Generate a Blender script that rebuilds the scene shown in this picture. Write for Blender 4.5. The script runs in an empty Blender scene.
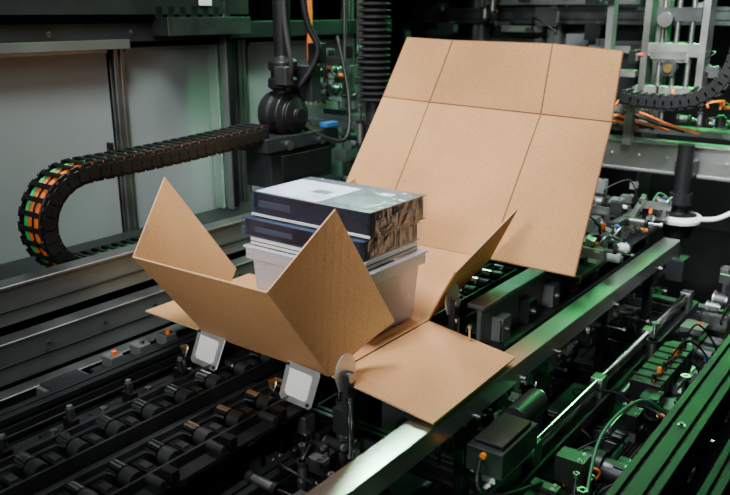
import bpy, math, random
from mathutils import Vector, Matrix, Euler
random.seed(7)
SC=bpy.context.scene
V=Vector
# ------------------------------------------------------------------ materials
MATS={}
def mat(name,col,rough=.5,metal=0.,var=.15,vscale=8.,bump=0.,bscale=60.,trans=0.,coat=0.,aniso=None,emis=None,ior=1.45,spec=.5):
    m=bpy.data.materials.new(name); m.use_nodes=True
    nt=m.node_tree; N=nt.nodes; Lk=nt.links
    b=N['Principled BSDF']
    tc=N.new('ShaderNodeTexCoord')
    nz=N.new('ShaderNodeTexNoise'); nz.inputs['Scale'].default_value=vscale; nz.inputs['Detail'].default_value=6
    mp=N.new('ShaderNodeMapping')
    if aniso: mp.inputs['Scale'].default_value=aniso
    Lk.new(tc.outputs['Object'],mp.inputs['Vector']); Lk.new(mp.outputs['Vector'],nz.inputs['Vector'])
    cr=N.new('ShaderNodeValToRGB')
    c0=[max(0,c*(1-var)) for c in col]; c1=[min(1,c*(1+var)) for c in col]
    cr.color_ramp.elements[0].position=.3; cr.color_ramp.elements[1].position=.7
    cr.color_ramp.elements[0].color=(*c0,1); cr.color_ramp.elements[1].color=(*c1,1)
    Lk.new(nz.outputs['Fac'],cr.inputs['Fac']); Lk.new(cr.outputs['Color'],b.inputs['Base Color'])
    mr=N.new('ShaderNodeMapRange'); mr.inputs['To Min'].default_value=max(.02,rough*.8); mr.inputs['To Max'].default_value=min(1,rough*1.25)
    Lk.new(nz.outputs['Fac'],mr.inputs['Value']); Lk.new(mr.outputs['Result'],b.inputs['Roughness'])
    b.inputs['Metallic'].default_value=metal
    b.inputs['Transmission Weight'].default_value=trans
    b.inputs['Coat Weight'].default_value=coat
    b.inputs['IOR'].default_value=ior
    b.inputs['Specular IOR Level'].default_value=spec
    if bump:
        n2=N.new('ShaderNodeTexNoise'); n2.inputs['Scale'].default_value=bscale; n2.inputs['Detail'].default_value=4
        Lk.new(mp.outputs['Vector'],n2.inputs['Vector'])
        bp=N.new('ShaderNodeBump'); bp.inputs['Strength'].default_value=bump; bp.inputs['Distance'].default_value=.004
        Lk.new(n2.outputs['Fac'],bp.inputs['Height']); Lk.new(bp.outputs['Normal'],b.inputs['Normal'])
    MATS[name]=m; return m
M_steel=mat('brushed_steel',(.42,.43,.43),.32,1,.25,6,.05,80,aniso=(1,.15,1))
M_steelR=mat('brushed_steel_rail',(.56,.60,.58),.28,1,.3,5,.05,60,aniso=(1,.1,1))
M_chrome=mat('polished_chrome',(.75,.75,.76),.14,1,.1)
M_alu=mat('anodised_aluminium',(.29,.30,.30),.42,1,.15,10,.03,120)
M_dkalu=mat('dark_aluminium',(.085,.09,.095),.42,.9,.3,10,.03,100)
M_grayp=mat('gray_painted_steel',(.13,.145,.14),.36,.4,.2,4,.03,50)
M_dkp=mat('dark_painted_steel',(.017,.019,.021),.42,.2,.35,6,.05,60,spec=.4)
M_frame=mat('anthracite_frame_profile',(.020,.023,.022),.5,.1,.3,6,.03,60,spec=.25)
M_blk=mat('black_plastic',(.006,.006,.007),.42,0,.3,10,spec=.35)
M_rub=mat('black_rubber',(.008,.008,.008),.7,0,.3,20)
M_wht=mat('white_plastic',(.72,.73,.74),.35,0,.08,10)
M_silv=mat('satin_silver_plate',(.62,.63,.64),.34,.8,.15,14,.05,50)
M_gry=mat('gray_plastic',(.10,.105,.11),.45,0,.15,10)
M_org=mat('orange_cable',(.85,.16,.015),.45,0,.1)
M_grn=mat('green_cable',(.02,.12,.05),.45,0,.1)
M_grnb=mat('bright_green_cable',(.04,.45,.14),.45,0,.1)
M_blu=mat('blue_fitting',(.02,.10,.32),.4,0,.1)
M_red=mat('red_fitting',(.45,.04,.02),.4,0,.1)
M_brs=mat('brass',(.60,.40,.16),.3,1,.1)
M_panel=mat('light_gray_panel',(.29,.315,.325),.42,.15,.10,1.5,.02,6)
M_floor=mat('floor_concrete',(.02,.021,.022),.5,0,.3,5,.1,40)
M_wall=mat('wall_dark',(.015,.018,.018),.7,0,.3,2)
M_page=mat('paper_pages',(.62,.63,.66),.7,0,.15,4,.3,30,aniso=(1,1,40))
M_cov1=mat('cover_pale_blue',(.44,.49,.58),.45,0,.28,9,coat=.0,spec=.3)
M_cov2=mat('cover_navy',(.006,.013,.034),.40,0,.5,14,coat=.0,spec=.25)
M_slate=mat('slate_blue_plastic',(.026,.042,.080),.42,0,.4,12,coat=.0,spec=.25)
M_cloth=mat('white_fabric',(.62,.64,.68),.75,0,.1,8,.6,14)
M_bin=mat('translucent_polypropylene',(.80,.83,.93),.26,0,.04,3,.03,10,trans=.68,coat=.2,ior=1.3)
M_glass=mat('clear_acrylic',(.8,.9,.85),.08,0,.02,trans=.9)
M_crease=mat('pressed_cardboard_crease',(.20,.10,.042),.8,0,.1)

def cardboard(name,base,edge=False):
    m=bpy.data.materials.new(name); m.use_nodes=True
    nt=m.node_tree; N=nt.nodes; Lk=nt.links; b=N['Principled BSDF']
    tc=N.new('ShaderNodeTexCoord')
    n1=N.new('ShaderNodeTexNoise'); n1.inputs['Scale'].default_value=3.5; n1.inputs['Detail'].default_value=8
    n2=N.new('ShaderNodeTexNoise'); n2.inputs['Scale'].default_value=260; n2.inputs['Detail'].default_value=3
    Lk.new(tc.outputs['Object'],n1.inputs['Vector']); Lk.new(tc.outputs['Object'],n2.inputs['Vector'])
    cr=N.new('ShaderNodeValToRGB'); cr.color_ramp.elements[0].position=.3; cr.color_ramp.elements[1].position=.72
    cr.color_ramp.elements[0].color=(*[c*.86 for c in base],1); cr.color_ramp.elements[1].color=(*[c*1.10 for c in base],1)
    Lk.new(n1.outputs['Fac'],cr.inputs['Fac'])
    mx=N.new('ShaderNodeMixRGB'); mx.blend_type='MULTIPLY'; mx.inputs['Fac'].default_value=.36
    c2=N.new('ShaderNodeValToRGB'); c2.color_ramp.elements[0].position=.36; c2.color_ramp.elements[1].position=.52
    c2.color_ramp.elements[0].color=(.45,.38,.30,1); c2.color_ramp.elements[1].color=(1,1,1,1)
    Lk.new(n2.outputs['Fac'],c2.inputs['Fac']); Lk.new(cr.outputs['Color'],mx.inputs['Color1']); Lk.new(c2.outputs['Color'],mx.inputs['Color2'])
    w=N.new('ShaderNodeTexWave'); w.inputs['Scale'].default_value=42.; w.inputs['Distortion'].default_value=.8
    w.bands_direction='X'
    Lk.new(tc.outputs['UV'],w.inputs['Vector'])
    m2=N.new('ShaderNodeMixRGB'); m2.blend_type='MULTIPLY'; m2.inputs['Fac'].default_value=.08 if not edge else .5
    Lk.new(mx.outputs['Color'],m2.inputs['Color1']); Lk.new(w.outputs['Color'],m2.inputs['Color2'])
    Lk.new(m2.outputs['Color'],b.inputs['Base Color'])
    bp=N.new('ShaderNodeBump'); bp.inputs['Strength'].default_value=.15; bp.inputs['Distance'].default_value=.0004
    Lk.new(w.outputs['Fac'],bp.inputs['Height']); Lk.new(bp.outputs['Normal'],b.inputs['Normal'])
    b.inputs['Roughness'].default_value=.78; b.inputs['Specular IOR Level'].default_value=.2
    return m
M_card=cardboard('kraft_cardboard',(.52,.275,.118))
M_cedge=cardboard('kraft_cardboard_edge',(.74,.46,.25),True)

def wrapmat():
    m=bpy.data.materials.new('shrink_wrap_film'); m.use_nodes=True
    nt=m.node_tree; N=nt.nodes; Lk=nt.links
    for n in list(N): N.remove(n)
    o=N.new('ShaderNodeOutputMaterial'); mx=N.new('ShaderNodeMixShader')
    t=N.new('ShaderNodeBsdfTransparent'); g=N.new('ShaderNodeBsdfGlossy'); g.inputs['Roughness'].default_value=.12
    g.inputs['Color'].default_value=(.62,.74,.95,1)
    lw=N.new('ShaderNodeLayerWeight'); lw.inputs['Blend'].default_value=.15
    ad=N.new('ShaderNodeMath'); ad.operation='MULTIPLY_ADD'; ad.inputs[1].default_value=.26; ad.inputs[2].default_value=.04
    tc=N.new('ShaderNodeTexCoord'); nz=N.new('ShaderNodeTexNoise'); nz.inputs['Scale'].default_value=13; nz.inputs['Distortion'].default_value=2.0
    nz.inputs['Detail'].default_value=3
    bp=N.new('ShaderNodeBump'); bp.inputs['Strength'].default_value=.8; bp.inputs['Distance'].default_value=.008
    Lk.new(tc.outputs['Object'],nz.inputs['Vector']); Lk.new(nz.outputs['Fac'],bp.inputs['Height'])
    Lk.new(bp.outputs['Normal'],g.inputs['Normal']); Lk.new(bp.outputs['Normal'],lw.inputs['Normal'])
    Lk.new(lw.outputs['Fresnel'],ad.inputs[0]); Lk.new(ad.outputs[0],mx.inputs['Fac'])
    Lk.new(t.outputs[0],mx.inputs[1]); Lk.new(g.outputs[0],mx.inputs[2]); Lk.new(mx.outputs[0],o.inputs['Surface'])
    return m
M_wrap=wrapmat()

# ------------------------------------------------------------------ mesh builder
def frame(d,up=None):
    d=V(d).normalized()
    up=V(up) if up is not None else (V((0,0,1)) if abs(d.z)<.9 else V((0,1,0)))
    x=up.cross(d)
    if x.length<1e-5: x=V((1,0,0)).cross(d)
    x.normalize(); y=d.cross(x).normalized()
    return x,y,d
class B:
    def __init__(s,name,bevel=.0015):
        s.n=name; s.v=[]; s.f=[]; s.m=[]; s.ml=[]; s.sm=[]; s.uv=[]; s.bev=bevel
    def mi(s,m):
        if m not in s.ml: s.ml.append(m)
        return s.ml.index(m)
    def add(s,vs,fs,m,smooth=False,uvs=None):
        o=len(s.v); s.v+= [tuple(v) for v in vs]; k=s.mi(m)
        for i,f in enumerate(fs):
            s.f.append([o+j for j in f]); s.m.append(k); s.sm.append(smooth)
            s.uv.append(uvs[i] if uvs else None)
    def box(s,c,d,m,rot=(0,0,0)):
        R=Euler([math.radians(a) for a in rot]).to_matrix(); c=V(c)
        vs=[c+R@V((sx*d[0]/2,sy*d[1]/2,sz*d[2]/2)) for sx in(-1,1) for sy in(-1,1) for sz in(-1,1)]
        s.add(vs,[(0,1,3,2),(4,6,7,5),(0,4,5,1),(2,3,7,6),(0,2,6,4),(1,5,7,3)],m)
        return s
    def bb(s,x0,x1,y0,y1,z0,z1,m):
        return s.box(((x0+x1)/2,(y0+y1)/2,(z0+z1)/2),(abs(x1-x0),abs(y1-y0),abs(z1-z0)),m)
    def cyl(s,p0,p1,r,m,n=18,r2=None,caps=True):
        p0=V(p0);p1=V(p1); x,y,d=frame(p1-p0); r2=r if r2 is None else r2
        a=[p0+x*r*math.cos(2*math.pi*i/n)+y*r*math.sin(2*math.pi*i/n) for i in range(n)]
        b=[p1+x*r2*math.cos(2*math.pi*i/n)+y*r2*math.sin(2*math.pi*i/n) for i in range(n)]
        s.add(a+b,[(i,(i+1)%n,n+(i+1)%n,n+i) for i in range(n)],m,True)
        if caps: s.add(a+b,[tuple(range(n-1,-1,-1)),tuple(range(n,2*n))],m)
        return s
    def lathe(s,c,axis,prof,m,n=24):
        c=V(c); x,y,d=frame(axis); vs=[]
        for (r,h) in prof:
            vs+=[c+d*h+x*r*math.cos(2*math.pi*i/n)+y*r*math.sin(2*math.pi*i/n) for i in range(n)]
        fs=[]
        for k in range(len(prof)-1):
            fs+=[(k*n+i,k*n+(i+1)%n,(k+1)*n+(i+1)%n,(k+1)*n+i) for i in range(n)]
        s.add(vs,fs,m,False); return s
    def tube(s,pts,r,m,n=8,res=6):
        P=[V(p) for p in pts]; Q=[]
        if len(P)>2:
            for i in range(len(P)-1):
                a=P[max(i-1,0)];b=P[i];c=P[i+1];d=P[min(i+2,len(P)-1)]
                for k in range(res):
                    t=k/res
                    Q.append(.5*((2*b)+(c-a)*t+(2*a-5*b+4*c-d)*t*t+(3*b-a-3*c+d)*t**3))
            Q.append(P[-1])
        else: Q=P
        vs=[];ux=None
        for i,q in enumerate(Q):
            t=(Q[min(i+1,len(Q)-1)]-Q[max(i-1,0)]).normalized()
            if ux is None: ux,_,_=frame(t)
            ux=(ux-t*ux.dot(t)).normalized(); uy=t.cross(ux)
            vs+=[q+ux*r*math.cos(2*math.pi*j/n)+uy*r*math.sin(2*math.pi*j/n) for j in range(n)]
        fs=[]
        for i in range(len(Q)-1):
            fs+=[(i*n+j,i*n+(j+1)%n,(i+1)*n+(j+1)%n,(i+1)*n+j) for j in range(n)]
        fs+=[tuple(range(n-1,-1,-1)),tuple((len(Q)-1)*n+j for j in range(n))]
        s.add(vs,fs,m,True); return s
    def ext(s,prof,p0,p1,m,up=None):
        p0=V(p0);p1=V(p1);x,y,d=frame(p1-p0,up);n=len(prof)
        vs=[p0+x*a+y*b for a,b in prof]+[p1+x*a+y*b for a,b in prof]
        s.add(vs,[(i,(i+1)%n,n+(i+1)%n,n+i) for i in range(n)]+[tuple(range(n-1,-1,-1)),tuple(range(n,2*n))],m); return s
    def slot(s,p0,p1,w,h,m,up=None,sl=.009,dp=.010):
        W=w/2;H=h/2;a=sl/2
        kx=max(1,round(w/.045)); ky=max(1,round(h/.045)); pr=[]
        for k in range(kx): c=-W+(k+.5)*w/kx; pr+=[(c-a,-H),(c-a,-H+dp),(c+a,-H+dp),(c+a,-H)]
        r=[(-W,-H)]+pr+[(W,-H)]
        for k in range(ky): c=-H+(k+.5)*h/ky; r+=[(W,c-a),(W-dp,c-a),(W-dp,c+a),(W,c+a)]
        r+=[(W,H)]
        for k in range(kx): c=W-(k+.5)*w/kx; r+=[(c+a,H),(c+a,H-dp),(c-a,H-dp),(c-a,H)]
        r+=[(-W,H)]
        for k in range(ky): c=H-(k+.5)*h/ky; r+=[(-W,c+a),(-W+dp,c+a),(-W+dp,c-a),(-W,c-a)]
        return s.ext(r,p0,p1,m,up)
    def bolt(s,p,d,r=.006,m=None):
        d=V(d).normalized();p=V(p)
        s.cyl(p,p+d*r*.35,r*1.5,M_steel,12); s.cyl(p,p+d*r*1.3,r,m or M_steel,6); return s
    def sheet(s,A,Bc,C,D,m,me,th=.0045,n=8,bulge=0,inset=0):
        A,Bc,C,D=V(A),V(Bc),V(C),V(D)
        nr=((Bc-A).cross(D-A)).normalized(); Lu=(Bc-A).length; Lv=(D-A).length
        iu=inset/Lu; iv=inset/Lv
        def P(u,v):
            u2=iu+(1-2*iu)*u; v2=iv+(1-2*iv)*v
            return (A*(1-u2)+Bc*u2)*(1-v2)+(D*(1-u2)+C*u2)*v2+nr*bulge*math.sin(math.pi*u)*math.sin(math.pi*(.15+.85*v))
        g=[[P(i/n,j/n) for i in range(n+1)] for j in range(n+1)]
        top=[g[j][i]+nr*th/2 for j in range(n+1) for i in range(n+1)]
        bot=[g[j][i]-nr*th/2 for j in range(n+1) for i in range(n+1)]
        K=(n+1)**2; fs=[];uv=[]
        for j in range(n):
            for i in range(n):
                a=j*(n+1)+i; q=(a,a+1,a+n+2,a+n+1)
                u=[(i/n*Lu,j/n*Lv),((i+1)/n*Lu,j/n*Lv),((i+1)/n*Lu,(j+1)/n*Lv),(i/n*Lu,(j+1)/n*Lv)]
                fs.append(q);uv.append(u); fs.append(tuple(K+k for k in reversed(q)));uv.append(list(reversed(u)))
        s.add(top+bot,fs,m,False,uv)
        fs=[];uv=[]
        bd=[i for i in range(n+1)]+[j*(n+1)+n for j in range(1,n+1)]+[n*(n+1)+i for i in range(n-1,-1,-1)]+[j*(n+1) for j in range(n-1,0,-1)]
        for k in range(len(bd)):
            a=bd[k];b=bd[(k+1)%len(bd)]
            fs.append((a,K+a,K+b,b)); l=Lu/n; uv.append([(k*l,0),(k*l,th),((k+1)*l,th),((k+1)*l,0)])
        s.add(top+bot,fs,me,False,uv)
        return s
    def done(s,parent=None):
        me=bpy.data.meshes.new(s.n); me.from_pydata(s.v,[],s.f)
        for m in s.ml: me.materials.append(m)
        me.polygons.foreach_set('material_index',s.m); me.polygons.foreach_set('use_smooth',s.sm)
        if any(u for u in s.uv):
            l=me.uv_layers.new(name='UVMap'); k=0
            for p,u in zip(me.polygons,s.uv):
                for j,li in enumerate(p.loop_indices):
                    if u: l.data[li].uv=u[j]
        me.update()
        o=bpy.data.objects.new(s.n,me); SC.collection.objects.link(o)
        if s.bev:
            b=o.modifiers.new('Bevel','BEVEL'); b.width=s.bev; b.segments=1; b.limit_method='ANGLE'; b.angle_limit=math.radians(50)
            b.use_clamp_overlap=True
        if parent: o.parent=parent
        return o
def empty(name):
    e=bpy.data.objects.new(name,None); SC.collection.objects.link(e); e.empty_display_size=.1; return e

# ------------------------------------------------------------------ room shell
B('floor',0).bb(-5,2.6,-2.6,7,-.1,0,M_floor).done()
B('wall_back',0).bb(-5,2.6,7,7.1,0,3.6,M_wall).done()
B('wall_left',0).bb(-5.1,-5,-2.6,7,0,3.6,M_wall).done()
B('wall_right',0).bb(2.6,2.7,-2.6,7,0,3.6,M_wall).done()
B('wall_front',0).bb(-5,2.6,-2.7,-2.6,0,3.6,M_wall).done()
B('ceiling',0).bb(-5,2.6,-2.6,7,3.6,3.7,M_wall).done()
PM=empty('packaging_machine')

# ------------------------------------------------------------------ cardboard box
cb=B('cardboard_box',0)
def cs(*a,**k): cb.sheet(*a,M_card,M_cedge,**k)
x0,x1=-1.635,-1.17; yb0,yb1=1.40,1.87; zb=.905
cs((x0,yb0,zb),(x1,yb0,zb),(x1,yb1,zb),(x0,yb1,zb))
T0=(x0-.008,1.18,1.192);T1=(x1,1.185,1.197)
cs((x0,yb0,zb),(x1,yb0,zb),T1,T0,bulge=.004)
cs((x1,yb0,zb),(-1.09,1.575,1.02),(-1.165,1.425,1.342),T1,bulge=-.010)
cs((x0,yb0,zb),(-1.72,1.61,1.03),(-1.795,1.42,1.343),T0,bulge=.008)
cs((x1+.004,yb0,zb),(-.84,1.378,.888),(-.853,1.825,.888),(x1+.004,yb1,zb),inset=.002)
cs((x0-.003,yb0,zb),(-1.93,yb0+.01,.90),(-1.93,yb1,.90),(x0-.003,yb1,zb),inset=.002)
RL=(-1.60,2.2,1.02);RR=(-1.145,2.2,1.02)
cs((x0,yb1,zb),(x1,yb1,zb),RR,RL,bulge=-.006)
cs((x1,yb1,zb),(-1.04,1.80,1.106),(-1.02,2.13,1.228),RR,bulge=.006)
cs((x0,yb1,zb),(-1.68,1.79,1.11),(-1.645,2.12,1.245),RL)
r0=[(-1.84,2.2,1.02),(-1.60,2.2,1.02),(-1.145,2.2,1.02),(-.85,2.2,1.02)]
r1=[(-1.765,2.455,1.49),(-1.54,2.435,1.485),(-1.10,2.43,1.475),(-.85,2.405,1.472)]
r2=[(-1.67,2.475,1.712),(-1.463,2.46,1.706),(-1.086,2.455,1.703),(-.85,2.445,1.687)]
for lo,hi in ((r0,r1),(r1,r2)):
    for i in range(3):
        cs(lo[i],lo[i+1],hi[i+1],hi[i],inset=.0030,bulge=-.004,th=.005)
        cb.sheet(lo[i],lo[i+1],hi[i+1],hi[i],M_crease,M_cedge,th=.0014,bulge=-.004)
cb.done()

# ------------------------------------------------------------------ stack of goods
bn=B('storage_bin',.003)
bx0,bx1,by0,by1=-1.655,-1.195,1.60,1.878; zb0,zb1=.912,1.122
def ring(ix,iy,z): return [V((bx0+ix,by0+iy,z)),V((bx1-ix,by0+iy,z)),V((bx1-ix,by1-iy,z)),V((bx0+ix,by1-iy,z))]
o0=ring(.022,.020,zb0);o1=ring(.008,.008,zb1);i1=ring(.012,.012,zb1);i0=ring(.026,.024,zb0+.005)
vs=o0+o1+i1+i0
fs=[(3,2,1,0)]+[(i,(i+1)%4,4+(i+1)%4,4+i) for i in range(4)]+[(4+i,4+(i+1)%4,8+(i+1)%4,8+i) for i in range(4)]+[(8+i,8+(i+1)%4,12+(i+1)%4,12+i) for i in range(4)]+[(12,13,14,15)]
bn.add(vs,fs,M_bin)
for z,hh,d in ((1.100,.019,.004),(1.119,.004,.009)):
    bn.bb(bx0-d,bx1+d,by0-d,by0+.006,z-hh,z+hh,M_bin);bn.bb(bx0-d,bx1+d,by1-.006,by1+d,z-hh,z+hh,M_bin)
    bn.bb(bx0-d,bx0+.006,by0,by1,z-hh,z+hh,M_bin);bn.bb(bx1-.006,bx1+d,by0,by1,z-hh,z+hh,M_bin)
bn.bb(bx0+.05,bx1-.040,by0+.045,by1-.05,zb0+.01,.99,M_cloth)
bn.bb(bx0+.05,bx1-.036,by0+.05,by1-.07,.992,1.035,M_slate); bn.bb(bx0+.06,bx1-.05,by0+.045,by1-.05,1.037,1.09,M_page)
bn.done()
g=B('folded_white_garment',.006)
g.bb(-1.65,-1.212,1.61,1.868,1.124,1.148,M_cloth)
g.bb(-1.652,-1.21,1.608,1.87,1.134,1.137,M_slate)
g.done()
def wrapped_book(z,x0,x1,y0,y1,h,kind):
    e=empty('plastic_wrapped_book')
    b=B('book',.002)
    if kind==0:
        b.bb(x0+.005,x1-.004,y0+.004,y1-.004,z+.004,z+h-.004,M_cov2)
        b.bb(x0,x1,y0,y1,z,z+.003,M_slate); b.bb(x0,x1,y0,y1,z+h-.003,z+h,M_cov2)
        b.bb(x0,x1,y0-.001,y0+.003,z,z+h*.10,M_page)
        b.bb(x0+.03,x0+.16,y0-.0015,y0+.003,z+h*.40,z+h*.68,M_slate)
        b.bb(x0+.008,x0+(x1-x0)*.56,y0+.012,y1-.05,z+h,z+h+.0006,M_cov1)
        b.bb(x0+(x1-x0)*.62,x1-.03,y0+.03,y1-.13,z+h,z+h+.0006,M_slate)
        b.bb(x0+(x1-x0)*.74,x1-.07,y1-.085,y1-.05,z+h,z+h+.0006,M_cov1)
        b.bb(x0+.15,x0+.21,y0+.10,y0+.14,z+h+.0006,z+h+.001,M_slate)
        b.bb(x1-.0035,x1-.001,y0+.03,y1-.03,z+h*.30,z+h*.62,M_slate)
    else:
        b.bb(x0+.005,x1-.01,y0+.004,y1-.004,z+.003,z+h-.003,M_cov2)
        b.bb(x0,x1,y0,y1,z,z+.003,M_slate); b.bb(x0,x1,y0,y1,z+h-.004,z+h,M_slate)
        n=11
        for k in range(n):
            y=y0+.006+k*(y1-y0-.012)/n
            b.bb(x1-.010,x1-.001,y,y+(y1-y0)/n*.78,z+.005,z+h-.006,[M_cov2,M_slate,M_cov2,M_gry,M_cov2,M_slate][k%6])
        b.bb(x0+.05,x0+.2,y0+.001,y0+.0035,z+h*.3,z+h*.6,M_slate)
    b.done(e)
    w=B('shrink_wrap',0); d=.003
    n=14
    def pt(u,v,zz):
        return V((x0-d+(x1-x0+2*d)*u,y0-d+(y1-y0+2*d)*v,zz))
    rnd=random.Random(int(z*1000))
    top=[pt(i/n,j/n,z+h+d+ (rnd.random()*.003 if 0<i<n and 0<j<n else 0)) for j in range(n+1) for i in range(n+1)]
    w.add(top,[(j*(n+1)+i,j*(n+1)+i+1,(j+1)*(n+1)+i+1,(j+1)*(n+1)+i) for j in range(n) for i in range(n)],M_wrap,True)
    sd=[]
    for k in range(4*n):
        t=k/n
        if t<1:u,v=t,0
        elif t<2:u,v=1,t-1
        elif t<3:u,v=3-t,1
        else:u,v=0,4-t
        sd.append((u,v))
    K=len(sd); vs=[pt(u,v,z+h+d) for u,v in sd]+[pt(u,v,z+h/2)+V(((u-.5)*.004*rnd.random(),(v-.5)*.004*rnd.random(),0)) for u,v in sd]+[pt(u,v,z-.0005) for u,v in sd]
    w.add(vs,[(r*K+k,r*K+(k+1)%K,(r+1)*K+(k+1)%K,(r+1)*K+k) for r in (0,1) for k in range(K)],M_wrap,True)
    w.done(e)
wrapped_book(1.150,-1.675,-1.215,1.605,1.882,.056,1)
wrapped_book(1.212,-1.655,-1.208,1.625,1.90,.072,0)

# ------------------------------------------------------------------ main guide rail
r=B('steel_guide_rail',.002)
zt=.872
r.ext([(-.035,.0),(.035,0),(.035,-.012),(.035,-.085),(.028,-.085),(.028,-.012),(-.028,-.012),(-.028,-.06),(-.035,-.06)],(-.88,.35,zt),(-.88,3.35,zt),M_steelR)
for y in (.6,1.1,1.6,2.1,2.6,3.1):
    r.bb(-.90,-.86,y-.03,y+.03,.74,.855,M_dkalu); r.bb(-.90,-.87,y-.02,y+.02,0,.75,M_dkp)
    r.bolt((-.845,y,.81),(1,0,0),.007)
r.done()
r=B('round_guide_rod',.001)
r.cyl((-.78,.55,.65),(-.78,3.35,.65),.016,M_chrome,24)
r.bb(-.81,-.75,.5,3.4,.56,.60,M_dkalu)
for y in (.8,1.3,1.8,2.3,2.8,3.3):
    r.bb(-.80,-.76,y-.025,y+.025,.60,.668,M_alu); r.bb(-.80,-.76,y-.02,y+.02,0,.57,M_dkp)
r.done(PM)
r=B('side_frame',.0015)
r.slot((-.40,.3,.80),(-.40,4.2,.80),.09,.09,M_frame)
r.slot((-.29,.3,.76),(-.29,4.2,.76),.045,.045,M_frame)
r.bb(-.36,-.02,.3,4.2,.70,.72,M_dkp)
r.slot((-.20,.3,.79),(-.20,4.2,.79),.09,.045,M_frame)
r.slot((-.06,.3,.82),(-.06,4.2,.82),.09,.09,M_frame)
r.slot((-.52,.5,.45),(-.52,4.2,.45),.045,.09,M_frame)
for y in (.5,1.6,2.7,3.9):
    r.slot((-.40,y,0),(-.40,y,.76),.08,.08,M_frame); r.slot((-.06,y,0),(-.06,y,.78),.08,.08,M_frame)
    r.bolt((-.40,y+.2,.845),(0,0,1),.006,M_dkalu)
r.done(PM)
r=B('cross_frame',.0015)
for i,y in enumerate((.9,1.35,1.8,2.25,2.7,3.15,3.6)):
    r.slot((-2.0,y,.47),(-.44,y,.47),.045,.09,M_dkalu)
for x in (-1.75,-1.1,-.64):
    r.slot((x,.3,.36),(x,4.1,.36),.06,.06,M_dkalu)
for x in (-1.75,-1.1):
    for y in (.9,2.25,3.6): r.slot((x,y,0),(x,y,.44),.08,.08,M_dkalu)
r.done(PM)
r=B('conveyor_side_plate',.002)
r.bb(-1.075,-1.06,2.0,3.5,.74,.93,M_grayp); r.bb(-1.10,-1.04,1.98,3.52,.93,.945,M_alu)
r.bb(-1.06,-1.0,2.0,3.5,.78,.80,M_dkalu)
for k in range(8):
    y=2.1+k*.19
    r.bb(-1.06,-1.02,y-.03,y+.03,.80,.88,M_dkp if k%2 else M_gry); r.bolt((-1.02,y,.84),(1,0,0),.008)
for y in (2.2,3.3): r.bb(-1.09,-1.05,y-.04,y+.04,0,.75,M_dkp)
r.done(PM)

# ------------------------------------------------------------------ roller conveyor
r=B('roller_conveyor',.001)
for xc in (-1.50,-1.31):
    for dx in (-.045,.045):
        r.bb(xc+dx-.006,xc+dx+.006,.35,3.5,.775,.835,M_dkp)
        r.bb(xc+dx*1.25-.003,xc+dx*1.25+.003,.35,3.5,.81,.85,M_dkalu)
    r.bb(xc-.04,xc+.04,.35,3.5,.765,.78,M_dkp)
    k=0; y=.45
    while y<3.45:
        for dx in (-.022,.022):
            r.cyl((xc+dx-.019,y,.835),(xc+dx+.019,y,.835),.0215,M_chrome if dx<0 else M_dkalu,20)
            r.cyl((xc+dx-.0205,y,.835),(xc+dx+.0205,y,.835),.008,M_blk,10)
        r.box((xc,y+.055,.815),(.07,.03,.03),M_blk); r.box((xc,y+.055,.832),(.03,.02,.006),M_dkalu)
        y+=.105; k+=1
    for y in (.5,1.35,2.25,3.15): r.bb(xc-.04,xc+.04,y-.03,y+.03,.51,.77,M_dkp)
r.bb(-1.68,-1.655,.35,3.5,.70,.80,M_dkp)
r.bb(-1.425,-1.39,.35,1.38,.79,.82,M_dkp)
for k in range(6):
    y=.75+k*.17
    r.box((-1.585,y,.845),(.04,.022,.03),M_blk); r.cyl((-1.585,y,.86),(-1.585,y,.885),.010,M_dkalu,14); r.cyl((-1.585,y,.885),(-1.585,y,.893),.007,M_gry,12)
    r.box((-1.22,y,.845),(.04,.022,.03),M_blk)
    r.cyl((-1.24,y-.04,.85),(-1.19,y-.04,.85),.011,M_dkalu,14)
r.bb(-1.60,-1.57,.6,1.75,.82,.832,M_dkp); r.bb(-1.24,-1.20,.6,1.75,.82,.832,M_dkp)
r.done()
r=B('drive_bar',.0015)
r.slot((-1.76,.35,.80),(-1.76,3.4,.80),.05,.09,M_dkp)
r.bb(-1.73,-1.725,.35,3.4,.79,.80,M_dkalu)
for y in (.8,2.4): r.bb(-1.78,-1.74,y-.03,y+.03,0,.76,M_dkp)
r.slot((-1.17,.35,.70),(-1.17,1.3,.70),.05,.09,M_dkp)
for k in range(7):
    r.box((-1.62,.6+k*.14,.80),(.05,.03,.03),M_dkp if k%2 else M_blk); r.cyl((-1.60,.6+k*.14,.815),(-1.60,.6+k*.14,.84),.009,M_steel,12)
r.done(PM)

# ------------------------------------------------------------------ left guarding
lp=B('guard_panel',.004)
edges=[(.2,1.15),(1.15,1.91),(1.97,2.56),(2.66,3.6)]
for a,b in edges: lp.bb(-2.72,-2.70,a+.01,b-.01,.87,1.655,M_panel)
for y in (1.15,1.94,2.61,3.62): 
    lp.slot((-2.70,y,0),(-2.70,y,1.68),.05,.05,M_alu)
for a,b in edges:
    lp.bb(-2.70,-2.695,a+.01,b-.01,.87,.885,M_alu)
    lp.bb(-2.70,-2.69,a+.01,b-.01,1.645,1.665,M_alu)
    lp.bb(-2.70,-2.67,b-.05,b-.035,1.2,1.3,M_blk)
lp.done()
lp=B('header_beam',.004)
lp.bb(-2.78,-2.60,.2,3.7,1.69,1.76,M_dkp); lp.bb(-2.74,-2.56,.2,2.55,1.79,1.87,M_dkp); lp.bb(-2.6,-2.585,.2,1.93,1.665,1.70,M_grayp)
lp.bb(-2.72,-2.6,.2,3.7,1.9,2.4,M_dkp)
lp.bb(-2.60,-2.50,2.05,2.5,1.71,1.78,M_dkalu)
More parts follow.
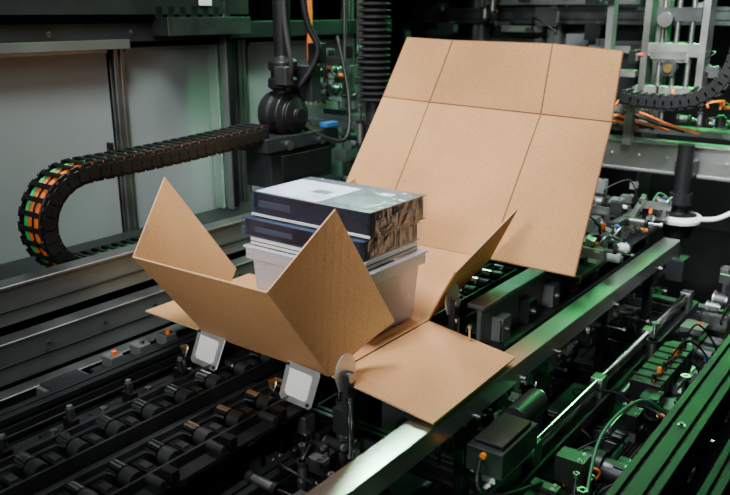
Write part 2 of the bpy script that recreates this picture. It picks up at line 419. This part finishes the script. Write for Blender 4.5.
for k in range(5): lp.bolt((-2.60,.9+k*.35,1.725),(1,0,0),.006,M_dkalu)
for k in range(7): lp.box((-2.585,2.06+k*.06,1.80),(.05,.035,.045),M_blk)
lp.bb(-2.555,-2.552,2.26,2.33,1.825,1.85,M_wht)
lp.done(PM)
lp=B('safety_light_curtain',.002)
lp.bb(-2.60,-2.56,2.40,2.44,.935,2.4,M_grayp); lp.bb(-2.56,-2.555,2.405,2.435,.95,2.3,M_blk)
lp.bb(-2.66,-2.60,2.38,2.39,.94,1.66,M_glass)
lp.done()
lb=B('stepped_machine_skirt',.003)
lb.bb(-2.10,-2.05,.2,3.4,.945,1.055,M_grayp)
lb.bb(-2.66,-2.10,.2,3.4,.90,.93,M_dkp)
lb.bb(-2.105,-2.04,.2,3.4,1.055,1.064,M_alu)
lb.bb(-2.05,-2.045,.2,3.4,.985,.992,M_dkp)
lb.bb(-2.04,-1.99,.2,3.4,.80,.915,M_grayp); lb.bb(-2.045,-1.985,.2,3.4,.915,.923,M_alu)
lb.bb(-1.99,-1.986,.2,3.4,.85,.858,M_dkp)
lb.bb(-1.97,-1.93,.2,3.4,.70,.79,M_dkp); lb.bb(-1.975,-1.925,.2,3.4,.79,.797,M_alu)
lb.bb(-2.04,-1.97,.2,3.4,.62,.70,M_dkp)
for y in (.6,1.6,2.6): lb.bb(-2.08,-1.98,y-.05,y+.05,0,.72,M_dkp)
for k in range(16): lb.bolt((-1.985,.35+k*.19,.885),(1,0,0),.005,M_dkalu)
lb.done()
bxs=B('junction_box',.003)
bxs.bb(-1.92,-1.83,1.02,1.16,.70,.80,M_gry); bxs.bb(-1.92,-1.84,1.03,1.15,.80,.806,M_dkalu)
bxs.cyl((-1.83,1.06,.74),(-1.80,1.06,.74),.012,M_blk); bxs.cyl((-1.83,1.12,.74),(-1.80,1.12,.74),.012,M_brs)
bxs.tube([(-1.80,1.12,.74),(-1.77,1.16,.72),(-1.80,1.3,.66),(-1.86,1.5,.62)],.006,M_org)
bxs.bb(-1.90,-1.86,1.05,1.13,0,.70,M_dkp)
for k in range(3):
    y=1.24+k*.10
    bxs.box((-1.87,y,.815),(.05,.045,.035),M_gry); bxs.cyl((-1.86,y,.832),(-1.86,y,.845),.008,M_org if k!=1 else M_steel,14)
bxs.bb(-1.90,-1.84,1.18,1.50,.790,.799,M_dkalu); bxs.bb(-1.89,-1.87,1.30,1.36,.6,.79,M_dkp)
bxs.done()

# ------------------------------------------------------------------ cable chains
def path_pts(P,step):
    P=[V(p) for p in P]; out=[]; acc=0
    out.append(P[0]); 
    for i in range(len(P)-1):
        a,b=P[i],P[i+1]; L=(b-a).length; t=step-acc
        while t<=L:
            out.append(a+(b-a)*t/L); t+=step
        acc=L-(t-step)
    return out
def chain(name,P,side,width,hgt,pitch,cables):
    c=B(name,.0015); S=V(side).normalized(); Q=path_pts(P,pitch)
    for i in range(len(Q)-1):
        a,b=Q[i],Q[i+1]; d=(b-a).normalized(); nrm=d.cross(S).normalized(); mid=(a+b)/2
        def blk(off_s,off_n,ls,ln,ld,m):
            cc=mid+S*off_s+nrm*off_n
            vs=[cc+S*(sx*ls/2)+nrm*(sy*ln/2)+d*(sz*ld/2) for sx in(-1,1) for sy in(-1,1) for sz in(-1,1)]
            c.add(vs,[(0,1,3,2),(4,6,7,5),(0,4,5,1),(2,3,7,6),(0,2,6,4),(1,5,7,3)],m)
        for sg in (-1,1):
            blk(sg*(width/2-.006),0,.007,hgt,pitch*.80,M_blk)
            blk(sg*(width/2-.001),0,.006,hgt*.62,pitch*.45,M_blk)
            cc=mid+S*sg*(width/2-.002)+d*pitch*.5
            c.cyl(cc-S*.006,cc+S*.006,hgt*.34,M_blk,12)
        for sg in (-1,1): blk(0,sg*(hgt/2-.003),width-.01,.007,pitch*.40,M_blk)
        blk(0,0,.004,hgt*.9,pitch*.4,M_blk)
    for (o,n,rr,m) in cables:
        pts=[]
        for i in range(len(Q)):
            a=Q[max(i-1,0)];b=Q[min(i+1,len(Q)-1)];d=(b-a).normalized();nrm=d.cross(S).normalized()
            pts.append(Q[i]+S*o+nrm*n)
        c.tube(pts,rr,m,8,2)
    return c
cy,cr=1.41,.158; cz=1.318-cr
P=[(-2.2,2.22,1.345)]+[(-2.2,2.22-(2.22-cy)*k/8,1.345-.027*math.sin(math.pi/2*k/8)) for k in range(1,8)]
for k in range(15):
    a=math.pi/2+math.pi*k/14
    P.append((-2.2,cy+cr*math.cos(a)*1.05,cz+cr*math.sin(a)))
P.append((-2.2,1.9,cz-cr))
cc=[]
for sg in (-1,1):
    cc+=[(-.038,sg*.013,.009,M_grnb),(-.018,sg*.011,.009,M_org),(.001,sg*.012,.008,M_blk),(.019,sg*.013,.010,M_grnb if sg<0 else M_org),(.039,sg*.011,.009,M_org if sg<0 else M_blk)]
ch=chain('cable_drag_chain',P,(1,0,0),.125,.066,.040,cc)
ch.done()

# ------------------------------------------------------------------ servo head
h=B('servo_gripper_head',.003)
hy,hz=2.37,1.40
h.lathe((-2.27,hy,hz),(1,0,0),[(0,0),(.085,0),(.092,.015),(.092,.05),(.082,.06),(.082,.075),(.095,.08),(.095,.11),(.07,.125),(.07,.14),(.03,.15),(.03,.165),(0,.165)],M_blk,32)
for k in range(10):
    a=k*math.pi/5; h.bolt((-2.16,hy+.082*math.cos(a),hz+.082*math.sin(a)),(1,0,0),.006,M_blk)
h.cyl((-2.2,hy,hz),(-2.2,hy,hz+.20),.045,M_blk,20)
h.lathe((-2.2,hy,hz+.10),(0,0,1),[(.05,0),(.062,.01),(.062,.04),(.05,.05),(.05,.07),(.06,.08),(.06,.11),(.035,.13),(.035,.85)],M_blk,24)
h.box((-2.16,hy+.10,hz+.12),(.10,.06,.14),M_dkp); h.box((-2.12,hy+.12,hz+.24),(.06,.05,.08),M_blk)
h.box((-2.14,hy-.06,hz+.16),(.06,.05,.07),M_dkalu)
h.tube([(-2.15,hy+.03,hz+.1),(-2.08,hy+.08,hz+.25),(-2.12,hy+.05,hz+.4),(-2.14,hy+.02,hz+.82)],.014,M_blk,10)
h.tube([(-2.15,hy-.03,hz+.1),(-2.10,hy-.06,hz+.2),(-2.14,hy-.05,hz+.4),(-2.16,hy-.02,hz+.82)],.010,M_rub,10)
h.tube([(-2.18,hy+.06,hz-.05),(-2.05,hy+.2,hz-.12),(-2.1,hy+.3,hz+.05),(-2.2,hy+.35,hz+.3)],.009,M_blk,10)
h.bb(-2.30,-2.12,2.18,2.62,1.27,1.325,M_dkp); h.bb(-2.28,-2.14,2.22,2.60,1.12,1.27,M_dkp)
h.bb(-2.12,-2.115,2.26,2.56,1.15,1.25,M_blk)
h.cyl((-2.13,2.3,1.29),(-2.105,2.3,1.29),.02,M_steel); h.cyl((-2.13,2.5,1.29),(-2.105,2.5,1.29),.02,M_steel)
h.bb(-2.24,-2.16,2.3,2.5,.935,1.13,M_dkp)
h.bb(-2.14,-2.10,2.52,2.60,1.335,1.355,M_blu)
h.done()

# ------------------------------------------------------------------ mechanical detail helpers
def pneu(b,p,d,L,r,body=None):
    p=V(p);d=V(d).normalized()
    b.cyl(p,p+d*L*.6,r,body or M_alu,18); b.cyl(p-d*.004,p+d*.012,r*1.25,M_dkp,18); b.cyl(p+d*(L*.6-.012),p+d*L*.6,r*1.25,M_dkp,18)
    b.cyl(p+d*L*.6,p+d*L,r*.4,M_chrome,12); b.cyl(p+d*(L-.01),p+d*L,r*.8,M_steel,6)
def fitting(b,p,d,m):
    p=V(p);d=V(d).normalized()
    b.cyl(p,p+d*.012,.009,M_brs,6); b.cyl(p+d*.012,p+d*.030,.008,m,12)
def clutter(b,lo,hi,n,seed,scale=1.,mats=None,colour=.3):
    rd=random.Random(seed); mats=mats or [M_dkp,M_dkp,M_blk,M_dkalu,M_alu,M_gry,M_steel]
    def rp(): return V([rd.uniform(lo[i],hi[i]) for i in range(3)])
    ax=[V((1,0,0)),V((0,1,0)),V((0,0,1))]
    for k in range(n):
        p=rp(); t=rd.random(); m=rd.choice(mats); s=scale
        if t<.35:
            d=(rd.uniform(.02,.09)*s,rd.uniform(.02,.09)*s,rd.uniform(.015,.08)*s); b.box(p,d,m)
            b.box(p+V((d[0]*.5,0,0)),(.006,d[1]*.7,d[2]*.6),rd.choice(mats))
            for e in (-1,1): b.bolt(p+V((d[0]*.3,e*d[1]*.3,d[2]*.5)),(0,0,1),.004)
        elif t<.55:
            pneu(b,p,rd.choice(ax),rd.uniform(.08,.22)*s,rd.uniform(.009,.02)*s)
        elif t<.72:
            a=rd.choice(ax); l=rd.uniform(.03,.08)*s; r=rd.uniform(.010,.03)*s
            b.cyl(p,p+a*l,r,m,20); b.cyl(p+a*l,p+a*(l+.008),r*.7,rd.choice(mats),20); b.cyl(p-a*.006,p,r*1.2,M_steel,20)
        elif t<.88:
            q=p+V((rd.uniform(-.15,.15),rd.uniform(-.2,.2),rd.uniform(-.1,.05)))*s; mid=(p+q)/2+V((rd.uniform(-.05,.05),rd.uniform(-.05,.05),rd.uniform(.02,.09)))*s
            b.tube([p,p+V((0,0,.03)),mid,q+V((0,0,.02)),q],rd.uniform(.003,.006),M_grn if rd.random()<colour*.3 else (M_org if rd.random()<colour*.4 else M_blk),8)
        else:
            l=rd.uniform(.08,.2)*s; a=ax[rd.randrange(2)]
            dd=[.012,.012,.035]; dd[0 if a.x else 1]=l; b.box(p,dd,rd.choice([M_alu,M_steel,M_dkalu]))
        if rd.random()<colour: fitting(b,p+V((.01,0,.01)),rd.choice(ax),rd.choice([M_org,M_org,M_org,M_blu,M_red,M_wht]))

# ------------------------------------------------------------------ centre rear mechanics
c=B('vertical_actuator_column',.0015)
c.slot((-2.90,2.95,0),(-2.90,2.95,2.6),.09,.09,M_alu)
c.bb(-2.855,-2.845,2.91,3.01,.9,2.5,M_blk)
c.cyl((-2.60,3.0,1.39),(-2.60,3.0,2.5),.015,M_org,14); c.cyl((-2.60,3.0,1.25),(-2.60,3.0,1.42),.022,M_steel,16); c.cyl((-2.60,3.0,1.46),(-2.60,3.0,1.50),.018,M_brs,16)
c.cyl((-2.50,3.0,1.30),(-2.50,3.0,1.60),.014,M_chrome,16); c.cyl((-2.46,3.1,1.30),(-2.46,3.1,2.5),.010,M_steel,16)
c.slot((-2.42,3.2,0),(-2.42,3.2,2.6),.05,.05,M_alu); c.slot((-2.64,3.35,0),(-2.64,3.35,2.6),.05,.05,M_alu)
for k in range(26): c.lathe((-2.17,2.95,1.40+k*.028),(0,0,1),[(.045,0),(.075,.012),(.075,.016),(.045,.028)],M_rub,18)
c.cyl((-2.17,2.95,.95),(-2.17,2.95,1.4),.04,M_dkp,18)
c.bb(-2.64,-2.12,2.92,3.0,1.27,1.335,M_steel); c.bb(-2.62,-2.2,2.9,2.92,1.285,1.30,M_steel)
c.bb(-2.56,-2.46,2.9,2.96,1.335,1.37,M_steel); c.bb(-2.42,-2.30,2.88,2.95,1.335,1.36,M_blk)
c.bb(-2.40,-2.33,2.88,2.9,1.36,1.40,M_chrome)
c.bb(-2.64,-2.60,2.9,3.0,.94,1.3,M_dkp); c.bb(-2.2,-2.14,2.9,3.0,.94,1.3,M_dkp)
clutter(c,(-2.62,2.85,1.33),(-2.25,3.1,1.62),30,3,scale=.8,colour=.25)
clutter(c,(-2.62,2.85,1.0),(-2.15,3.1,1.25),22,5,scale=.9)
c.done()
c=B('rear_gantry_frame',.002)
c.slot((-3.4,4.4,1.78),(-.2,4.4,1.78),.09,.09,M_dkalu); c.slot((-3.4,4.5,1.62),(-1.2,4.5,1.62),.05,.05,M_dkalu)
for x in (-3.3,-2.9,-2.45,-1.95,-1.35,-.25): c.slot((x,4.45,0),(x,4.45,2.6),.08,.08,M_alu if x>-2.5 else M_dkalu)
c.bb(-2.6,-1.5,4.55,4.58,1.2,2.5,M_dkp)
c.bb(-2.35,-1.45,4.30,4.36,1.84,1.88,M_grayp)
clutter(c,(-2.9,4.1,1.55),(-1.5,4.4,1.9),26,11,scale=1.4,colour=.1)
c.done()
c=B('control_cabinet',.004)
c.bb(-4.6,-3.2,5.4,5.9,0,2.2,M_dkp); c.bb(-4.55,-3.92,5.38,5.4,.1,2.1,M_grayp); c.bb(-3.88,-3.25,5.38,5.4,.1,2.1,M_grayp); c.bb(-3.96,-3.93,5.35,5.38,1,1.2,M_blk)
c.done()
c=B('carton_folding_arm',.002)
c.bb(-1.50,-1.46,2.50,2.54,.95,1.66,M_alu); c.bb(-1.17,-1.13,2.50,2.54,.95,1.66,M_alu)
c.bb(-1.55,-1.08,2.52,2.56,1.30,1.35,M_dkalu); c.bb(-1.55,-1.08,2.5,2.56,.90,.96,M_dkp)
for x in (-1.48,-1.15):
    for z in (1.38,1.6): c.cyl((x,2.47,z),(x,2.50,z),.018,M_rub,16)
    c.bb(x-.02,x+.02,2.5,2.54,.86,.92,M_dkp)
c.done()

# ------------------------------------------------------------------ right rear mechanics
c=B('steel_cross_beam',.003)
c.bb(-1.75,-.35,3.70,3.80,1.075,1.215,M_steel)
c.bb(-1.75,-.35,3.69,3.71,1.075,1.09,M_alu); c.bb(-1.75,-.35,3.68,3.80,1.215,1.222,M_steelR)
for x in (-1.65,-.42): c.slot((x,3.78,0),(x,3.78,1.08),.08,.08,M_dkalu)
for k in range(8): c.bolt((-1.3+k*.13,3.70,1.15),(0,-1,0),.007)
c.done(PM)
c=B('suction_cup',.001)
sx,sy=-.93,3.60
c.cyl((sx,sy,1.0),(sx,sy,1.24),.035,M_blk,20); c.cyl((sx,sy,.97),(sx,sy,1.02),.05,M_blk,24)
c.lathe((sx,sy,.80),(0,0,1),[(.03,0),(.055,.02),(.085,.10),(.088,.115),(.03,.13),(.03,.18)],M_blk,28)
c.lathe((sx,sy,.885),(0,0,1),[(.080,0),(.098,.006),(.102,.02),(.098,.034),(.082,.038)],M_wht,32)
c.cyl((sx,sy,.70),(sx,sy,.81),.03,M_steel,18)
c.bb(sx-.04,sx+.04,sy,3.69,1.10,1.16,M_dkp)
c.tube([(sx+.09,sy,.91),(sx+.16,sy-.01,.925),(sx+.22,sy,.96),(sx+.30,sy+.02,1.02)],.011,M_wht,10)
c.bb(sx-.06,sx+.06,sy-.05,sy+.05,.62,.72,M_dkp)
c.done()
c=B('linear_stage',.0015)
c.bb(-1.27,-.92,3.85,3.93,1.42,1.46,M_alu); c.bb(-1.25,-1.22,3.84,3.94,1.44,2.1,M_steel); c.bb(-.99,-.96,3.84,3.94,1.44,2.1,M_alu)
c.bb(-1.22,-.99,3.86,3.90,1.60,1.66,M_alu); c.bb(-1.20,-1.0,3.86,3.92,1.76,1.82,M_dkalu)
for x in (-1.17,-1.105,-1.04): c.cyl((x,3.88,1.44),(x,3.88,2.1),.012,M_steel,16)
c.cyl((-1.105,3.84,1.55),(-1.105,3.80,1.55),.035,M_dkp,20); c.cyl((-1.105,3.80,1.55),(-1.105,3.79,1.55),.02,M_brs,20)
c.bb(-1.45,-1.27,3.84,3.9,1.50,1.53,M_alu); c.bb(-1.43,-1.40,3.84,3.9,1.25,2.1,M_grayp)
c.bb(-1.55,-.35,3.84,3.96,1.24,1.27,M_dkalu)
clutter(c,(-1.5,3.75,1.26),(-.5,3.95,1.42),56,21,scale=.9,colour=.65,mats=[M_alu,M_steel,M_gry,M_dkalu,M_blk,M_silv])
clutter(c,(-1.5,3.80,1.45),(-.6,3.95,2.0),26,22,scale=1.0,colour=.2,mats=[M_alu,M_dkalu,M_gry,M_dkalu,M_blk])
for k in range(5): c.tube([(-1.45+k*.05,3.74,1.27),(-1.40+k*.05,3.70,1.31+.01*k),(-1.28+k*.06,3.72,1.30),(-1.2+k*.07,3.76,1.27)],.006,M_org if k%2==0 else M_blk,8)
c.done()
P=[(-1.22,3.55,1.44),(-1.15,3.55,1.425),(-1.0,3.55,1.42),(-.9,3.55,1.44),(-.82,3.55,1.49),(-.77,3.55,1.57),(-.75,3.55,1.66),(-.75,3.55,1.9)]
chain('cable_drag_chain',P,(0,1,0),.09,.066,.036,[(0,0,.01,M_blk),(.02,0,.008,M_blk)]).done()
c=B('chain_bracket',.002)
c.bb(-1.26,-1.18,3.62,3.72,1.36,1.40,M_alu); c.bb(-.78,-.72,3.62,3.7,1.86,1.95,M_dkp); c.bb(-1.24,-1.20,3.66,3.70,1.2,1.38,M_alu)
c.done(PM)
c=B('folding_linkage',.0015)
for k in range(6):
    y=2.7+k*.16
    c.tube([(-1.0,y,.90),(-.96,y+.05,1.0),(-.93,y+.12,.98)],.006,M_steel,8)
    c.box((-1.0,y,.98),(.03,.05,.05),M_gry if k%2 else M_steel,(0,20,10)); c.cyl((-1.02,y,.97),(-.97,y,.97),.016,M_chrome,14)
c.box((-.97,3.1,1.01),(.02,.30,.035),M_alu,(18,0,4)); c.box((-.93,3.25,1.03),(.02,.30,.03),M_steel,(-12,0,-4))
clutter(c,(-1.03,2.5,.92),(-.93,3.45,1.05),30,31,scale=.7,colour=.3,mats=[M_alu,M_steel,M_wht,M_dkalu,M_blk])
clutter(c,(-1.35,2.9,.85),(-1.08,3.5,1.05),30,33,scale=.9,colour=.3,mats=[M_alu,M_steel,M_gry,M_dkalu,M_blk])
c.bb(-1.05,-.95,2.5,3.45,.90,.915,M_dkalu)
c.done(PM)
c=B('valve_bank',.0015)
for k in range(7):
    y=2.42+k*.058
    c.box((-.66,y,.60),(.10,.042,.08),M_dkp if k%3 else M_blk); fitting(c,(-.64,y,.64),(0,0,1),M_org if k%3==1 else M_blk)
    if k%2: c.tube([(-.64,y,.66),(-.60,y+.02,.70+.01*k),(-.55,y+.10,.66),(-.56,y+.25,.52)],.0035,M_blk,8)
c.bb(-.72,-.60,2.38,2.82,.52,.555,M_alu)
c.done(PM)
c=B('cable_harness',.0)
for k in range(7):
    x=-.66+.012*k
    c.tube([(x,1.0,.50+.01*(k%3)),(x+.02,1.5,.53),(x-.01,2.1,.50),(x+.03,2.5,.55),(x,3.0,.52),(x,3.9,.53)],.006,[M_blk,M_grn,M_blk,M_blk,M_blk,M_rub,M_blk][k],8)
c.tube([(-.6,1.75,.54),(-.64,1.95,.66),(-.60,2.15,.70),(-.54,2.3,.60),(-.55,2.6,.5)],.005,M_grn,8)
c.done(PM)
c=B('lower_drive_assembly',.0015)
clutter(c,(-.74,1.2,.50),(-.48,3.6,.60),100,41,scale=1.0,colour=.2,mats=[M_dkp,M_dkp,M_blk,M_dkalu,M_dkalu,M_gry])
clutter(c,(-1.05,1.9,.55),(-.92,3.5,.75),50,42,scale=.9,colour=.2)
clutter(c,(-.72,3.0,.6),(-.45,4.1,.85),46,45,scale=1.1,colour=.25,mats=[M_dkp,M_dkalu,M_alu,M_steel,M_gry])
c.bb(-.74,-.46,1.0,4.1,.40,.46,M_dkp)
for k in range(4):
    y=1.5+k*.5
    c.cyl((-.72,y,.53),(-.50,y,.53),.035,M_dkalu,24); c.cyl((-.70,y,.53),(-.64,y,.53),.05,M_dkp,24)
c.done(PM)

# ------------------------------------------------------------------ folding clips & fingers
def clip(x,y,z):
    e=B('carton_folding_clip',.0015)
    R=Euler((math.radians(-32),0,math.radians(-4))).to_matrix(); k=1.12
    def pp(a,b,cc): return V((x,y,z))+R@V((a*k,b,cc*k))
    pr=[(-.058,.040),(.046,.040),(.052,.034),(.060,-.040),(.054,-.046),(-.034,-.048),(-.044,-.040)]
    vs=[pp(a,-.002,b) for a,b in pr]+[pp(a,.003,b) for a,b in pr]; n=len(pr)
    e.add(vs,[(i,n+i,n+(i+1)%n,(i+1)%n) for i in range(n)]+[tuple(range(n)),tuple(range(2*n-1,n-1,-1))],M_silv)
    pz=[(-.040,.026),(.030,.026),(.036,.020),(.042,-.028),(.036,-.034),(-.020,-.034),(-.030,-.028)]
    vs=[pp(a,-.0045,b) for a,b in pz]+[pp(a,-.002,b) for a,b in pz]
    e.add(vs,[(i,n+i,n+(i+1)%n,(i+1)%n) for i in range(n)]+[tuple(range(n)),tuple(range(2*n-1,n-1,-1))],M_wht)
    e.cyl(pp(.050,-.002,-.038),pp(.050,-.007,-.038),.005,M_dkalu,12); e.cyl(pp(-.048,-.002,.033),pp(-.048,-.007,.033),.005,M_dkalu,12)
    e.box((x+.01,y+.012,z-.06),(.03,.02,.07),M_steel)
    e.box((x-.02,y-.005,z-.10),(.055,.05,.06),M_dkp); e.box((x+.03,y-.01,z-.10),(.03,.04,.05),M_alu)
    pneu(e,(x-.065,y-.03,z-.14),(0,0,1),.13,.012); 
    e.cyl((x-.065,y-.03,z-.01),(x-.065,y-.03,z+.0),.012,M_brs,12)
    e.cyl((x+.04,y-.02,z-.30),(x+.04,y-.02,z-.12),.012,M_chrome,14); e.cyl((x,y-.02,z-.30),(x,y-.02,z-.12),.016,M_blk,14)
    e.tube([(x-.03,y-.04,z-.1),(x-.06,y-.08,z-.14),(x-.02,y-.09,z-.22),(x,y-.02,z-.3)],.006,M_blk,8)
    e.bb(x-.06,x+.06,y-.06,y+.04,.52,z-.28,M_dkp)
    fitting(e,(x-.02,y-.03,z-.08),(0,-1,0),M_org)
    e.done()
clip(-1.595,1.368,.880); clip(-1.235,1.355,.883)
def finger(x,y,z):
    e=B('folding_finger',.001)
    pr=[(.05*math.cos(a),.05*math.sin(a)) for a in [math.radians(t) for t in range(-20,201,17)]]+[(-.03,-.045),(.03,-.045)]
    n=len(pr); vs=[(x-.003,y+a*.8,z+b) for a,b in pr]+[(x+.003,y+a*.8,z+b) for a,b in pr]
    e.add(vs,[(i,n+i,n+(i+1)%n,(i+1)%n) for i in range(n)]+[tuple(range(n)),tuple(range(2*n-1,n-1,-1))],M_silv)
    e.box((x+.008,y,z-.05),(.02,.03,.10),M_dkp); e.cyl((x+.003,y,z-.01),(x+.022,y,z-.01),.013,M_steel,16)
    e.box((x,y,z-.13),(.05,.045,.07),M_dkp); e.cyl((x+.03,y-.02,z-.22),(x+.03,y-.02,z-.05),.009,M_chrome,12)
    e.cyl((x-.01,y,z-.40),(x-.01,y,z-.15),.016,M_alu,16)
    e.bb(x-.04,x+.04,y-.03,y+.03,.52,z-.36,M_dkp)
    e.done()
finger(-1.105,1.385,.940); finger(-1.115,1.915,.975)
c=B('servo_drive_unit',.0015)
c.bb(-1.25,-.93,1.05,1.50,.48,.52,M_dkp)
c.box((-1.02,1.30,.62),(.09,.16,.16),M_dkp); c.box((-1.02,1.22,.62),(.07,.01,.12),M_alu)
c.cyl((-1.15,1.18,.60),(-1.0,1.18,.60),.045,M_blk,24); c.cyl((-1.0,1.18,.60),(-.98,1.18,.60),.035,M_steel,24)
clutter(c,(-1.22,1.10,.56),(-.94,1.45,.76),50,51,scale=.75,colour=.12)
clutter(c,(-1.02,1.45,.60),(-.93,1.95,.82),40,52,scale=.7,colour=.35)
clutter(c,(-1.22,.75,.5),(-.95,1.1,.66),20,53,scale=.8,colour=.1)
c.done(PM)
c=B('transfer_motor',.002)
c.box((-.78,1.62,.74),(.10,.20,.07),M_dkp); c.box((-.78,1.62,.78),(.08,.16,.012),M_blk)
c.cyl((-.80,1.72,.76),(-.80,1.86,.76),.035,M_dkp,24); c.cyl((-.80,1.86,.76),(-.80,1.88,.76),.025,M_steel,24)
c.bb(-.80,-.76,1.55,1.70,.665,.71,M_alu)
fitting(c,(-.78,1.54,.76),(0,-1,0),M_org)
c.tube([(-.78,1.50,.76),(-.74,1.42,.74),(-.72,1.5,.68),(-.70,1.7,.62)],.006,M_blk,8)
c.done(PM)

# ------------------------------------------------------------------ lights
def aim(o,loc,tgt):
    o.location=loc; o.rotation_euler=(V(tgt)-V(loc)).to_track_quat('-Z','Y').to_euler()
def area(name,loc,tgt,size,energy,col=(1,1,1),spread=None):
    l=bpy.data.lights.new(name,'AREA'); l.energy=energy; l.size=size; l.color=col
    if spread: l.spread=math.radians(spread)
    o=bpy.data.objects.new(name,l); SC.collection.objects.link(o); aim(o,loc,tgt); return o
def spot(name,loc,tgt,ang,energy,col=(1,1,1),rad=.3,blend=.8):
    l=bpy.data.lights.new(name,'SPOT'); l.energy=energy; l.color=col; l.spot_size=math.radians(ang); l.spot_blend=blend; l.shadow_soft_size=rad
    o=bpy.data.objects.new(name,l); SC.collection.objects.link(o); aim(o,loc,tgt); return o
spot('key_spotlight',(-.8,-1.2,2.7),(-1.4,2.15,1.25),44,370,(1,.975,.94),.38,.9)
area('overhead_softbox',(-1.5,1.6,3.3),(-1.45,2.1,1.0),.7,22,(.97,.98,1),spread=70)
area('back_rim_fill',(-2.6,3.3,2.75),(-1.45,1.75,1.2),.6,7,(.93,.97,1),spread=45)  # added white light for a soft highlight on the wrapped books, no fixture
area('room_fill',(-.4,-1.0,2.9),(-1.6,1.4,.8),1.2,10,(.95,1,.97),spread=100)
area('wall_wash_fill',(-1.7,1.1,3.0),(-2.7,1.9,1.25),.5,7.5,(.90,1,.94),spread=70)  # added fill that brightens the left guard panels, not a machine lamp
area('rear_centre_fill',(-1.9,1.9,3.0),(-2.35,3.0,1.4),.3,7,(.95,1,.97),spread=60)  # added neutral fill to lift the orange rod and actuator column
area('rear_beam_fill',(-.4,1.9,3.2),(-1.0,3.8,1.35),.5,34,(.97,1,.98),spread=50)  # added light aimed at the steel cross beam's front, no real source
area('green_lamp_right',(-1.15,4.9,2.35),(-.88,2.9,.87),.5,22,(.06,1,.20),spread=80)
spot('green_lamp_overhead',(-2.25,3.15,2.55),(-.88,1.05,.87),13,110,(.06,1,.20),.14,.5)
spot('green_lamp_low',(-.22,1.0,.66),(-.86,1.75,.80),60,22,(.08,1,.22),.1)
area('green_lamp_left',(-2.35,3.3,2.3),(-2.72,2.5,1.3),.3,5,(.10,1,.30),spread=90)
area('green_lamp_rear',(-2.2,3.9,2.5),(-2.5,3.3,1.6),.4,10,(.15,1,.4),spread=120)
w=bpy.data.worlds.new('World'); SC.world=w; w.use_nodes=True
w.node_tree.nodes['Background'].inputs[0].default_value=(.6,.75,.7,1); w.node_tree.nodes['Background'].inputs[1].default_value=.03

# ------------------------------------------------------------------ camera
cd=bpy.data.cameras.new('camera'); cam=bpy.data.objects.new('camera',cd); SC.collection.objects.link(cam)
cam.location=(0,0,1.8); cam.rotation_euler=(math.radians(90-16.8),0,math.radians(37))
cd.sensor_width=36; cd.lens=780/730*36; cd.clip_start=.05
cd.dof.use_dof=True; cd.dof.focus_distance=2.25; cd.dof.aperture_fstop=3.2
SC.camera=cam
